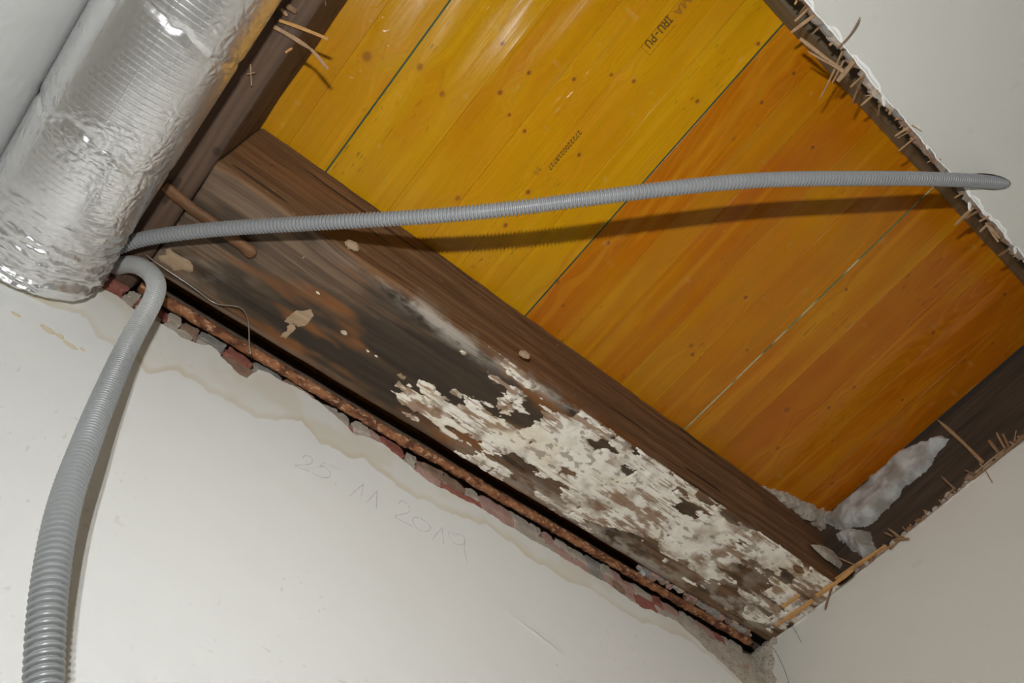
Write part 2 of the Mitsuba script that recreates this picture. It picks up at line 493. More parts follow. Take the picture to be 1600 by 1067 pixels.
def dome(pts, h, edge, step, o, u, v, w, freq=30, seed=0, rough=0.5, sink=0.002):
    """A lump with a measured outline lying on a plane."""
    poly = Polygon(pts).buffer(0)
    x0, y0, x1, y1 = poly.bounds
    us, vs = np.arange(x0 - step, x1 + 2 * step, step), np.arange(y0 - step, y1 + 2 * step, step)
    A, B = np.meshgrid(us, vs, indexing='ij')
    warp = np.stack([A, B, A * 0], -1)
    Aw, Bw = A + nz(warp, freq * 2, seed + 3) * edge * .8, B + nz(warp, freq * 2, seed + 9) * edge * .8
    pt = shapely.points(Aw, Bw)
    d = shapely.distance(pt, poly.exterior) * np.where(shapely.contains(poly, pt), 1, -1)
    prof = np.sqrt(np.clip(d / edge, 0, 1))
    H = np.where(d > 0, h * prof * (1 - rough + rough * 2 * meshkit.fbm(warp * freq, 4, seed)), -sink)
    return sheet(us, vs, lambda a, b: H, lambda a, b: d > -step * .5, o, u, v, w)


def lump(size, seed, sub=1, boxy=.72, freq=1.7):
    m = trimesh.creation.icosphere(subdivisions=sub)
    v = np.array(m.vertices)
    v = np.sign(v) * np.abs(v) ** boxy
    v *= 1 + nz(v, freq, seed, 2)[:, None] * 0.8
    return trimesh.Trimesh(v * np.asarray(size) / 2, m.faces, process=False)


def place(o, u, v, w):
    return T(basis(o, u, v, w).tolist())


X, Y, Z = np.eye(3)



def rim_strip(line, sign, seed, w=.006):
    """A strip along a torn edge, where the fresh gypsum of the finish coat shows."""
    L = np.asarray(line)
    k = sign * (meshkit.fbm(np.c_[L * 26, L[:, :1] * 0], 3, seed) - .47) * w * 4.5
    inner = L + np.c_[L[:, 0] * 0, np.clip(k, 0, w)] + [0, -sign * .0006] if sign > 0 else L + np.c_[L[:, 0] * 0, np.clip(k, -w, 0)] + [0, .0006]
    return L, inner


def rim_mesh(line, sign, seed, put_at, w=.006):
    a, b = rim_strip(line, sign, seed, w)
    n = len(a)
    A, B = np.array([put_at(*p, 0) for p in a]), np.array([put_at(*p, 1) for p in b])
    i = np.arange(n - 1)
    f = np.vstack([np.stack([i, i + 1, n + i + 1], 1), np.stack([i, n + i + 1, n + i], 1)])
    return trimesh.Trimesh(np.vstack([A, B]), f, process=False)

# ---------------------------------------------------------------- the room
# left wall: masonry core, a plaster sheet with a torn upper edge, bricks and mortar in the bare strip
EDGE_A = [(150, 445), (180, 462), (205, 480), (250, 505), (290, 530), (330, 540), (352, 566), (385, 590), (405, 577), (450, 600), (500, 627), (560, 682), (578, 683), (595, 690), (620, 712),
          (670, 752), (720, 777), (780, 812), (830, 842), (880, 872), (950, 912), (1000, 947), (1060, 972), (1100, 1010), (1130, 1036), (1160, 1067)]
edge = [tuple(on_x(u, v, XA)[1:]) for u, v in EDGE_A]
edge = [(-1.75, 1.222), (-.4, 1.215), (-.22, 1.20)] + edge + [(1.475, 1.06), (1.51, 1.0), (1.55, .88), (1.60, .70)]
rag = ragged(edge, 0.004, 0.0075, 55, 3)
polyA = Polygon([(-1.75, -1.45), *map(tuple, rag), (1.60, -1.45)]).buffer(0)
put('wall_left', slab(polyA, 0.012, basis([XA - .012, 0, 0], Y, Z, X)), 'm_wall_left', kind='structure')
coat = ragged([(a, b + .014) for a, b in edge], 0.004, 0.010, 60, 8)
polyA2 = Polygon([(-1.75, -1.45), *map(tuple, coat), (1.60, -1.45)]).buffer(0)
put('base_coat', slab(polyA2, 0.008, basis([XA - .0195, 0, 0], Y, Z, X)), 'm_sand_mortar', parent='wall_left', label='grey base coat showing along the torn plaster edge')
put('masonry', rbox([-.96, -1.75, -1.45], [XA - .018, 1.9, 1.242], .004, .06, .003, 25, 2, steps=(.3, .012, .02 if False else .5)), 'm_core', parent='wall_left')
put('masonry', rbox([-.96, -1.75, 1.242], [-.775, 1.9, 1.75], .004, .4), 'm_core', parent='wall_left')
# lumps of brick and mortar in the bare strip
variants = [ply(lump((1, 1, 1), s), 'm_mortar') for s in range(10)]
shards = [ply(lump((1, 1, 1), 40 + s, 2, .42, 2.6), 'm_mortar') for s in range(10)]
y = -.20
n = 0
while y < 1.50:
    w = rng.uniform(.022, .075)
    for zc, zh in ((1.232, .034), (1.202, .034), (1.172, .034)):
        if zc < 1.18 and rng.random() < .35:
            continue
        ww = w * rng.uniform(.75, 1.0)
        m = rng.choice(['m_brick_red', 'm_brick_pink', 'm_mortar', 'm_mortar', 'm_mortar', 'm_mortar', 'm_mortar_grey', 'm_mortar_brown', 'm_brick_pink', 'm_mortar'])
        dep = rng.uniform(.010, .016)
        tilt = rng.uniform(-.18, .18)
        u = np.array([0, math.cos(tilt), math.sin(tilt)])
        put('brick', shards[n % 10], str(m), parent='wall_left',
            world=place([XA - .0095, y + w / 2 + rng.uniform(-.004, .004), zc + rng.uniform(-.004, .006)], X * dep, u * ww * 1.05, np.cross(X, u) * zh * rng.uniform(.9, 1.15)))
        n += 1
    y += w * .93
# the sandy mortar left in the corner, where the plaster of both walls has come away
corner = [(1.30, 1.235), (1.585, 1.245), (1.60, 1.17), (1.60, .62), (1.56, .80), (1.50, .96), (1.44, 1.07), (1.38, 1.12), (1.32, 1.15), (1.27, 1.19)]
put('corner_mortar', dome(corner, .012, .03, .004, [XA - .014, 0, 0], Y, Z, X, 28, 4, .55), 'm_sand_mortar', 30, parent='wall_left', label='sandy mortar bared in the corner of the two walls')
P = on_y(1205, 1015, YB - .012)
fil = [(-.735, 1.262), (-.69, 1.262), (-.645, 1.258), (-.638, 1.243), (-.66, 1.232), (-.69, 1.18), (-.706, 1.12), (-.712, 1.02), (-.735, .95)]
# end wall: a plaster sheet with a broken top, rubble and reeds on its ledge
top = [on_y(u, v, YB)[[0, 2]] for u, v in [(1205, 1067), (1200, 1030), (1206, 1006), (1216, 993), (1240, 978), (1290, 938), (1341, 897), (1400, 848), (1486, 779), (1545, 731), (1600, 689)]]
bp = [(XA - .012, -1.45), (XA - .012, 1.02), (-.716, 1.08)] + [tuple(a) for a in top] + [(.3, 1.238), (2.0, 1.238), (2.0, -1.45)]
ragB = ragged(bp[2:-1], .004, .0022, 70, 12)
polyB = Polygon([bp[0], bp[1], *map(tuple, ragB), bp[-2], bp[-1]]).buffer(0)
mB = slab(polyB, .010, basis([0, YB + .010, 0], X, Z, -Y))
put('wall_end', mB, 'm_paint', kind='structure')
put('finish_edge', rim_mesh(ragB, -1, 27, lambda x_, z_, t: [x_, YB - .0006 + .0012 * (1 - t), z_ + .002 * (1 - t)], .005), 'm_gypsum', parent='wall_end', label='freshly broken white edge of the finish coat')
bp2 = ragged([(a, b + .010) for a, b in bp[2:-1]], .004, .006, 60, 22)
put('base_coat', slab(Polygon([bp[0], bp[1], *map(tuple, bp2), (2.0, 1.245), bp[-1]]).buffer(0), .016, basis([0, YB + .022, 0], X, Z, -Y)), 'm_base_coat', parent='wall_end')
put('masonry', rbox([-.96, YB + .018, -1.45], [2.0, YB + .25, 1.244], .004, .5), 'm_core', parent='wall_end')
put('corner_mortar', dome(fil, .016, .02, .003, [0, YB + .004, 0], X, Z, -Y, 34, 9, .5), 'm_sand_mortar', 30, parent='wall_end', label='lump of sandy mortar closing the corner at the wall top')

# ceiling that is left on the right: finish coat, base coat, reeds
edgeC = [on_z(u, v, ZC)[[1, 0]] for u, v in [(1262, 0), (1296, 42), (1330, 82), (1375, 142), (1430, 203), (1484, 266), (1540, 333), (1600, 398)]]
edgeC = [(-.12, .345), (.2, .340)] + [tuple(a) for a in edgeC] + [(1.35, .334), (1.575, .335)]
rc = ragged(edgeC, .004, .0035, 60, 31)
hole = None
# path of the upper conduit (used here for the hole it goes through)
UPPER = [(168, 394, 1.205), (200, 380, 1.208), (260, 367, 1.205), (430, 352, 1.19), (640, 340, 1.175), (780, 328, 1.158), (900, 313, 1.155), (1050, 294, 1.165), (1200, 281, 1.19), (1320, 279, 1.225), (1420, 279, 1.27),
         (1490, 281, 1.315), (1540, 284, 1.358), (1580, 288, 1.40)]


def at_depth(u, v, d):
    return ray(u, v) * d


pathU = spline([at_depth(*q) for q in UPPER], 900)
keepU = pathU[:, 2] < ZC + .028
keepU[:600] = True
cross = pathU[np.argmin(np.abs(pathU[600:, 2] - ZC)) + 600]
dirU = pathU[-1] - pathU[-120]
dirU /= np.linalg.norm(dirU)
slope = dirU[2]
el = shapely.affinity.scale(shapely.Point(0, 0).buffer(1.0, 24), .0128 / max(slope, .2) + .012, .0142)
el = shapely.affinity.rotate(el, math.degrees(math.atan2(dirU[0], dirU[1])), origin=(0, 0))
el = shapely.affinity.translate(el, cross[1], cross[0])
polyC = Polygon([(-.12, 2.0), *map(tuple, rc), (YB + .02, 2.0)]).buffer(0)
put('ceiling_right', slab(polyC.difference(el), .004, basis([0, 0, ZC], Y, X, Z)), 'm_paint', kind='structure')
rc2 = ragged([(a, b - .001) for a, b in edgeC], .004, .009, 55, 41)
put('finish_edge', rim_mesh(rc, 1, 17, lambda y_, x_, t: [x_ - .0025 * (1 - t), y_, ZC - .0006 + .0012 * (1 - t)], .0075), 'm_gypsum', parent='ceiling_right', label='freshly broken white edge of the finish coat')
polyC2 = Polygon([(-.12, 2.0), *map(tuple, rc2), (YB + .02, 2.0)]).buffer(0).difference(el)
put('base_coat', slab(polyC2, .013, basis([0, 0, ZC + .004], Y, X, Z)), 'm_base_coat', parent='ceiling_right', label='grey-brown base coat along the broken edge')
rc3 = ragged([(a, b + .012) for a, b in edgeC], .004, .004, 55, 51)
put('reed_mat', slab(Polygon([(-.12, 2.0), *map(tuple, rc3), (YB + .02, 2.0)]).buffer(0).difference(el), .008, basis([0, 0, ZC + .017], Y, X, Z)), 'm_reed_dark', parent='ceiling_right')
# reed stubs, straight from the mat or bent and splintered
def reed_mesh(seed, bend, sq=1.0):
    r = np.random.default_rng(seed)
    s = np.linspace(0, 1, 6)
    P = np.stack([s, bend * s ** 2 * .25 * r.choice([-1, 1]) + .012 * np.sin(s * 6 + seed), .02 * np.sin(s * 4 + seed * 2)], 1)
    return P


class Reed:
    """A reed from a to b with radius r; flat reeds are split halves."""
    def __new__(cls, a, b, r, bend, seed, flat=1.0):
        a, b = np.asarray(a, float), np.asarray(b, float)
        L = np.linalg.norm(b - a)
        g = np.random.default_rng(seed)
        s = np.linspace(0, 1, 7)[:, None]
        side = np.cross(b - a, g.normal(size=3))
        side /= np.linalg.norm(side) + 1e-9
        P = a + (b - a) * s + side * L * bend * (s - s ** 2) * 1.2
        R = r * (1 + .12 * np.sin(s[:, 0] * 9 + seed))
        R[-1] *= g.uniform(.25, .95)
        return tube(P, R, 6, True, flat)


REEDM = ['m_reed', 'm_reed', 'm_reed', 'm_reed_dark', 'm_reed_gold', 'm_reed_dark']
yy = -.05
k = 0
while yy < 1.56:
    yy += rng.uniform(.010, .021)
    x0 = np.interp(yy, [a for a, b in edgeC], [b for a, b in edgeC])
    L = rng.choice([.004, .009, .014, .024], p=[.36, .34, .21, .09])
    ang = rng.normal(0, .55 if L > .012 else .35)
    zz = ZC + rng.uniform(.008, .022)
    a = np.array([x0 + .035, yy, zz])
    b = np.array([x0 - L * math.cos(ang), yy + (L + .03) * math.sin(ang) * .8, zz + rng.uniform(-.004, .006)])
    put('reed', Reed(a, b, rng.uniform(.0016, .0036), rng.uniform(-.1, .1), 100 + k, rng.choice([.45, 1.0])), REEDM[k % 6], 40, parent='ceiling_right')
    k += 1
# longer loose reeds: two places of the photograph with heights
LONG = [(1272, 24, 1.240, 1236, 51, 1.262, .0030), (1262, 14, 1.240, 1242, 33, 1.255, .002), (1308, 76, 1.236, 1344, 27, 1.214, .0013), (1318, 112, 1.24, 1250, 60, 1.27, .0030), (1312, 108, 1.24, 1262, 80, 1.265, .0018),
        (1334, 96, 1.236, 1309, 127, 1.25, .0042), (1316, 80, 1.24, 1280, 156, 1.29, .0018), (1318, 95, 1.24, 1300, 130, 1.262, .0018), (1350, 118, 1.238, 1330, 166, 1.275, .0019), (1350, 117, 1.238, 1329, 136, 1.26, .0018),
        (1372, 141, 1.238, 1345, 165, 1.258, .0020), (1374, 160, 1.24, 1371, 181, 1.25, .0013), (1376, 146, 1.238, 1352, 150, 1.255, .0016), (1427, 195, 1.238, 1398, 213, 1.255, .0024), (1425, 203, 1.24, 1402, 216, 1.25, .0018),
        (1432, 213, 1.24, 1404, 236, 1.262, .0018), (1440, 205, 1.232, 1424, 196, 1.234, .0007), (1449, 240, 1.238, 1446, 227, 1.242, .0020), (1470, 250, 1.238, 1444, 232, 1.25, .0012), (1520, 325, 1.236, 1492, 352, 1.268, .0034),
        (1528, 330, 1.236, 1508, 342, 1.256, .0026), (1545, 338, 1.238, 1530, 346, 1.242, .0022), (1506, 300, 1.238, 1491, 309, 1.255, .0018), (1575, 390, 1.238, 1560, 400, 1.258, .0028), (1562, 372, 1.238, 1545, 352, 1.252, .0026),
        (1560, 378, 1.238, 1540, 348, 1.256, .0020), (1262, 6, 1.24, 1250, 20, 1.26, .0022)]
for i, (u0, v0, z0, u1, v1, z1, r) in enumerate(LONG):
    put('reed', Reed(on_z(u0, v0, z0), on_z(u1, v1, z1), r, .22 if r < .0015 else .05, 400 + i, 1.0 if r < .002 else .5), ['m_reed', 'm_reed', 'm_reed_dark'][i % 3] if r < .004 else 'm_reed', 40, parent='ceiling_right')
for i in range(46):
    yy = .48 + i * .0245 + rng.uniform(-.008, .008)
    if yy > 1.55:
        break
    x0 = np.interp(yy, [a for a, b in edgeC], [b for a, b in edgeC])
    s = rng.uniform(.016, .034)
    put('plaster_lump', shards[i % 10], str(rng.choice(['m_base_coat', 'm_mortar', 'm_mortar_grey', 'm_mortar_brown'])), parent='ceiling_right',
        world=place([x0 + rng.uniform(-.003, .003), yy, ZC + rng.uniform(.008, .013)], X * .016, Y * s * 1.1 + X * rng.uniform(-.004, .004), Z * .013))
for i, (u, v) in enumerate([(1381, 158), (1437, 196), (1449, 226), (1515, 322), (1586, 390)]):
    p = on_z(u, v, ZC + .002)
    put('finish_flake', variants[i], 'm_gypsum', parent='ceiling_right', world=place(p, X * .009 + Z * .003, Y * .016 - X * .006, Z * .0025), label='bent white flake of the finish coat' if i == 0 else None)

# ceiling that is left over the ducts
polyL = Polygon([(-1.75, XA), *map(tuple, ragged([(-.128, XA), (-.130, -.3), (-.128, 0), (-.13, .6), (-.13, 2.0)], .004, .004, 50, 61)), (-1.75, 2.0)]).buffer(0)
put('ceiling_left', slab(polyL, .011, basis([0, 0, ZC], Y, X, Z)), 'm_paint', kind='structure')
LREED = [(428, 42, 1.243, 486, 77, 1.238, .0034), (486, 77, 1.238, 512, 108, 1.236, .0030), (436, 32, 1.243, 512, 61, 1.24, .0028), (448, 9, 1.243, 463, 19, 1.242, .0042), (391, 100, 1.243, 393, 134, 1.232, .0010), (386, 116, 1.238, 399, 113, 1.236, .0008),
         (446, 82, 1.2475, 457, 75, 1.2475, .0018), (508, 0, 1.24, 509, 10, 1.23, .0008), (440, 14, 1.244, 449, 25, 1.243, .003)]
for i, (u0, v0, z0, u1, v1, z1, r) in enumerate(LREED):
    put('reed', Reed(on_z(u0, v0, z0), on_z(u1, v1, z1), r, .05, 700 + i, .7), ['m_reed', 'm_reed', 'm_reed_gold', 'm_reed_dark'][i % 4], 40, parent='ceiling_left')

# the rest of the room, which the camera does not see but the flash bounces off
put('floor', rbox([-.96, -1.75, -1.50], [2.2, 2.0, -1.45], .004, 1.0), 'm_floor', kind='structure')
put('wall_right', rbox([2.0, -1.75, -1.45], [2.2, 2.0, 1.75], .004, 1.0), 'm_paint', kind='structure')
put('wall_back', rbox([-.96, -.98, -1.45], [2.2, -.83, ZC + .02], .004, 1.0), 'm_paint', kind='structure')

# rubble, reeds on the ledge of the end wall
for i in range(46):
    xx = -.38 + i * .0135 + rng.uniform(-.004, .004)
    s = rng.uniform(.008, .020)
    put('ledge_rubble', variants[i % 10], str(rng.choice(['m_base_coat', 'm_mortar', 'm_mortar', 'm_mortar_brown', 'm_reed_dark'])), parent='wall_end',
        world=place([xx, YB + .010 + rng.uniform(-.004, .004), 1.250 + rng.uniform(-.004, .006)], X * s * 1.2, Y * .014, Z * s * .8))
EREED = [(1535, 722, 1.575, 1465, 656, 1.582, .0052), (1560, 708, 1.575, 1545, 688, 1.565, .0042), (1570, 700, 1.575, 1557, 676, 1.575, .0024), (1577, 700, 1.575, 1567, 678, 1.57, .0030), (1585, 690, 1.575, 1588, 672, 1.575, .0016),
         (1493, 765, 1.575, 1471, 744, 1.565, .0026), (1489, 764, 1.57, 1476, 778, 1.562, .0014), (1522, 742, 1.57, 1507, 734, 1.57, .002), (1188, 967, 1.580, 1271, 907, 1.582, .0052), (1296, 912, 1.582, 1385, 852, 1.580, .0058),
         (1230, 925, 1.584, 1262, 902, 1.584, .0050), (1300, 918, 1.566, 1289, 952, 1.560, .0030), (1342, 885, 1.575, 1310, 871, 1.57, .0022), (1395, 838, 1.575, 1382, 832, 1.57, .0028), (1410, 842, 1.575, 1388, 826, 1.57, .0028),
         (1420, 842, 1.575, 1396, 843, 1.57, .0042), (1540, 735, 1.566, 1550, 752, 1.556, .0012), (1390, 858, 1.578, 1412, 838, 1.576, .0036), (1372, 866, 1.578, 1402, 846, 1.576, .0030), (1520, 748, 1.575, 1600, 682, 1.578, .0030), (1525, 738, 1.578, 1570, 702, 1.578, .0022)]
for i, (u0, v0, y0, u1, v1, y1, r) in enumerate(EREED):
    put('reed', Reed(on_y(u0, v0, y0), on_y(u1, v1, y1), r, .04, 900 + i, .75), 'm_reed_gold' if i in (8, 9, 10) else ['m_reed', 'm_reed_dark'][i % 2], 40, parent='wall_end')
for i, (u0, v0, u1, v1, r) in enumerate([(1229, 967, 1270, 937, .0062), (1222, 948, 1250, 929, .0048), (1276, 931, 1304, 911, .0064), (1304, 912, 1333, 890, .0052), (1212, 978, 1232, 962, .0040)]):
    put('reed', Reed(on_z(u0, v0, 1.2405), on_z(u1, v1, 1.2415), r, .04, 930 + i, .8), 'm_reed_gold', 40, parent='wall_end', label='orange reed along the wall top' if i == 0 else None)
for i in range(22):
    xx = -.30 + i * .021 + rng.uniform(-.008, .008)
    L = rng.uniform(.008, .022)
    a = np.array([xx, YB + .014, 1.246])
    b = a + np.array([rng.normal(0, .6) * L, -.006 - rng.random() * .008, L])
    put('reed', Reed(a, b, rng.uniform(.0014, .003), .05, 950 + i, .6), REEDM[i % 6], 40, parent='wall_end')

# ---------------------------------------------------------------- beams
X0, X1 = -.665, -.437
mbeam = rbox([X0, -.0685, ZB], [X1, 1.72, ZP - .001], .006, .03, .0016, 16, 5, steps=(.0032, .0045, .005))
v = np.array(mbeam.vertices)
s = np.clip((v[:, 0] - X0) / (X1 - X0), 0, 1)
v[:, 0] += (s ** 1.5) * np.interp(v[:, 2], [ZB, ZP], [0, .040])
v[:, 1] += np.where(v[:, 1] < 0, (v[:, 2] - ZB) * .10, 0)
bot = np.clip((1.268 - v[:, 2]) / .02, 0, 1)
g = meshkit.fbm(np.stack([v[:, 0] * 60, v[:, 1] * 3.2, v[:, 2] * 60], 1), 3, 4) - .5
v[:, 2] -= g * .0035 * bot
v[:, 0] += g * .003 * (1 - bot) * s
mbeam = trimesh.Trimesh(v, mbeam.faces, process=False)


def blob(y, x, yc, xc, ry, rx, rot=0.0):
    a, b = (y - yc) * math.cos(rot) + (x - xc) * math.sin(rot), -(y - yc) * math.sin(rot) + (x - xc) * math.cos(rot)
    return np.exp(-(a / ry) ** 2 - (b / rx) ** 2)


yv, xv = v[:, 1], np.where(v[:, 2] > ZB + .03, -.40, v[:, 0])
mould = np.clip(1.15 * blob(yv, xv, .40, -.545, .20, .045) + 1.2 * blob(yv, xv, .60, -.50, .22, .034) + .95 * blob(yv, xv, .30, -.625, .22, .03) + .9 * blob(yv, xv, .52, -.60, .10, .05) + .8 * blob(yv, xv, .80, -.448, .16, .016) + .5 * blob(yv, xv, .33, -.46, .22, .018)
                + .5 * blob(yv, xv, .08, -.60, .12, .05), 0, 1) * np.where(v[:, 2] > ZB + .03, 0, 1)
fuzz = np.clip(.75 * blob(yv, xv, .36, -.448, .12, .012) + .55 * blob(yv, xv, .44, -.462, .10, .014) + .8 * blob(yv, xv, .62, -.448, .10, .010) + .5 * blob(yv, xv, .78, -.446, .08, .008) + .35 * blob(yv, xv, -.02, -.62, .05, .03) + .75 * blob(yv, xv, 1.05, -.645, .20, .018) + .7 * blob(yv, xv, 1.42, -.63, .14, .03) + .5 * blob(yv, xv, .75, -.64, .16, .02) + .4 * blob(yv, xv, 1.25, -.55, .25, .09), 0, 1) * np.where(v[:, 2] > ZB + .03, 0, 1)
beam = put('ceiling_beam', mbeam, 'm_beam', True, uv=np.stack([mould, fuzz], 1), label='heavy brown timber beam along the left wall, blackened by mould and crusted with white lime', category='beam')


def bottom(u_, v_):
    return on_z(u_, v_, ZB)[[1, 0]]


# lime crust: islands of old lime plaster with a torn outline
ys, xs = np.arange(.40, 1.60, .0022), np.arange(-.662, -.434, .0022)


def crust_val(A, B):
    q = np.stack([A * 1.0, B * 1.6, A * 0], -1)
    n1 = meshkit.fbm(q * 11, 5, 71)
    n2 = meshkit.fbm(np.stack([A * 20, B * 85, A * 0], -1), 4, 77)
    up = np.interp(A, [.42, .46, .55, .66, .70, .76, .9, 1.6], [-.61, -.585, -.575, -.545, -.475, -.438, -.43, -.43])
    lo = np.interp(A, [.42, .5, .65, .8, .95, 1.05, 1.15, 1.6], [-.63, -.645, -.655, -.66, -.645, -.615, -.60, -.60])
    inside = np.clip(np.minimum(up - B, B - lo) / .018, -1.2, 1)
    dens = np.interp(A, [.40, .47, .6, .8, 1.0, 1.25, 1.4, 1.6], [-.25, .02, .0, .06, .09, .05, -.01, -.05])
    dens = dens + .08 * np.clip((B + .60) / .1, -1, 1.2)
    hole1 = blob(A, B, 1.10, -.487, .040, .026, .2) * .55 + blob(A, B, 1.02, -.612, .035, .02) * .4 + blob(A, B, 1.36, -.545, .07, .018) * .5 + blob(A, B, 1.20, -.455, .06, .02) * .35 + blob(A, B, .70, -.62, .07, .018) * .4 + blob(A, B, .82, -.475, .012, .02) * .4
    cut = np.abs(np.sin((A - B * .25) * 30.0))
    return (n1 - .5) * 1.15 + (n2 - .5) * .95 + dens + .22 * inside - .02 - hole1 - .10 * (cut < .10)


def crust_height(A, B):
    val = crust_val(A, B)
    q = np.stack([A, B, A * 0], -1)
    return np.where(val > 0, np.clip(val * .035, 0, .0034) + (meshkit.fbm(q * 130, 3, 5) - .5) * .0022 * np.clip(val * 12, 0, 1) + .0012, -.0012)


put('lime_crust', sheet(ys, xs, crust_height, lambda A, B: crust_val(A, B) > 0, [0, 0, ZB + .0004], Y, X, -Z), 'm_lime', 45, parent=beam, kind='stuff', label='flaking crust of white lime plaster')
# small separate dabs on the beam
DABS = [((640, 628), .034, .014, 'm_lime'), ((668, 608), .030, .016, 'm_lime'), ((690, 648), .03, .014, 'm_lime'), ((724, 551), .011, .006, 'm_lime'), ((798, 582), .013, .009, 'm_lime'), ((876, 629), .009, .006, 'm_lime'), ((742, 641), .008, .006, 'm_lime'),
        ((853, 653), .007, .006, 'm_lime'), ((537, 520), .010, .006, 'm_lime'), ((575, 549), .007, .004, 'm_lime'), ((588, 556), .005, .003, 'm_lime'), ((628, 588), .012, .007, 'm_tan_paste'), ((640, 603), .008, .005, 'm_lime'), ((275, 408), .030, .020, 'm_tan_paste'),
        ((550, 385), .013, .008, 'm_tan_paste'), ((820, 555), .012, .006, 'm_tan_paste'), ((497, 458), .006, .004, 'm_lime'), ((1128, 838), .040, .016, 'm_yellow_lime'), ((1095, 838), .026, .008, 'm_yellow_lime'), ((1180, 960), .05, .024, 'm_lime'), ((1258, 905), .05, .02, 'm_tan_paste')]
for i, ((u_, v_), ly, lx, m) in enumerate(DABS):
    yc, xc = bottom(u_, v_)
    a = np.linspace(0, 2 * np.pi, 14, endpoint=False)
    r = np.random.default_rng(i).uniform(.65, 1.1, 14)
    put('lime_dab', dome(np.stack([yc + np.cos(a) * r * ly, xc + np.sin(a) * r * lx], 1), .0032 if ly < .02 else .004, .004, .0013 if ly < .02 else .0025, [0, 0, ZB + .0012], Y, X, -Z, 120, i, .5), m, 40, parent=beam)
mark = [bottom(*q) for q in [(440, 500), (462, 484), (486, 482), (492, 494), (480, 508), (462, 516), (448, 531), (432, 527), (446, 512)]]
put('dried_paste', dome(mark, .0028, .004, .0018, [0, 0, ZB + .0012], Y, X, -Z, 90, 44, .5), 'm_tan_paste', 40, parent=beam, label='tan smear of dried paste')
# mortar left between beam and panels near the end wall
mor = [(1.37, -.402), (1.43, -.386), (1.50, -.372), (1.545, -.362), (1.60, -.352), (1.62, -.405), (1.5, -.41)]
put('mortar_seam', dome(mor, .035, .03, .004, [0, 0, ZP - .001], Y, X, -Z, 30, 3, .6), 'm_sand_mortar', 40, parent=beam)
sd = [on_x(u, v, -.412)[1:] for u, v in [(1268, 851), (1290, 872), (1325, 894), (1342, 884), (1310, 868), (1285, 856)]]
put('mortar_seam', dome(sd, .010, .008, .003, [-.412, 0, 0], Y, Z, X, 40, 8, .5), 'm_sand_mortar', 40, parent=beam)
md = [on_x(u, v, -.404)[1:] for u, v in [(1250, 790), (1270, 800), (1300, 825), (1335, 855), (1350, 868), (1340, 880), (1300, 848), (1262, 815)]]
put('mortar_seam', dome(md, .020, .012, .003, [-.404, 0, 0], Y, Z, X, 40, 5, .5), 'm_sand_mortar', 40, parent=beam)

# joist on the left that the beam butts against
mj = rbox([-.72, -.25, ZB + .0005], [1.9, -.070, ZP - .001], .006, .05, .0022, 9, 15, steps=(.02, .012, .012))
v = np.array(mj.vertices)
v[:, 1] += np.where(v[:, 1] > -.1, (v[:, 2] - ZB) / .194 * .020, 0)
put('ceiling_joist', trimesh.Trimesh(v, mj.faces, process=False), 'm_joist', 40, label='reddish brown joist running beside the foil duct, the beam butted against it', category='beam', group='ceiling joists')
jc = put('ceiling_joist', rbox([.384, -.045, ZB + .013], [.52, 1.595, ZP - .001], .004, .05, .0012, 12, 25, steps=(.05, .02, .02)), 'm_joist', 40, label='grey-brown joist above the broken plaster edge on the right', category='beam', group='ceiling joists')
put('batten', rbox([.346, -.045, 1.362], [.386, 1.595, ZP - .001], .004, .05, .0012, 12, 26, steps=(.03, .02, .02)), 'm_cross_joist', 40, parent=jc, label='grey-brown batten under the panels')
put('ceiling_joist', rbox([-.655, 1.600, ZB - .004], [1.9, 1.76, ZP - .001], .004, .05, .0012, 12, 35, steps=(.02, .05, .02)), 'm_dark_joist', 40, label='dark joist over the end wall with pale foam stuck to it', category='beam', group='ceiling joists')

# ---------------------------------------------------------------- yellow formwork panels, each of glued planks
PANELS = [(-.412, .0848, [-.30, -.19, -.08, .005], .10, 'm_green_edge', 'golden yellow formwork panel nearest the foil duct, with one big round knot'),
          (.0876, .5848, [.222, .322, .405, .50], .10, 'm_green_edge', 'golden yellow formwork panel with the stamped letters and number'),
          (.5876, 1.0845, [.692, .760, .875, .975], .66, 'm_pale_edge', 'orange formwork panel crossed by the shadow of the grey conduit, without any stamp'),
          (1.0880, 1.5960, [1.205, 1.312, 1.405, 1.50], .84, None, 'darker orange formwork panel beside the dark joist and pale foam')]
pk = []
for i, (y0, y1, cuts, tone, em, lab) in enumerate(PANELS):
    root = key_for('formwork_panel')
    tag(root, lab, 'panel', 'formwork panels over the opening')
    ed = [y0, *cuts, y1]
    for j, (a, b) in enumerate(zip(ed[:-1], ed[1:])):
        m = rbox([-.80, a + .00012, ZP + [0, .0003, .0001, .0004, .0002][j % 5]], [1.55, b - .00012, ZP + .027], .0006, .3)
        t = float(np.clip(tone + [(.0, .02, .06, .10, -.02), (-.10, .16, .06, .0, -.06), (.22, -.05, .20, -.12, .05), (-.10, .12, .05, .18, .22)][i][j], 0, 1))
        put('plank', m, 'm_board', False, uv=np.tile([t, (i * 5 + j) * .137 % 1], (len(m.vertices), 1)), parent=root)
    if em:
        put('edge_strip', rbox([-.80, y1 - .0004, ZP + .0007], [1.55, y1 + (.0030 if i < 2 else .0042), ZP + .02], .0003, .4), em, parent=root, label='painted green edge' if i < 2 else 'worn pale green edge')
    pk.append(root)


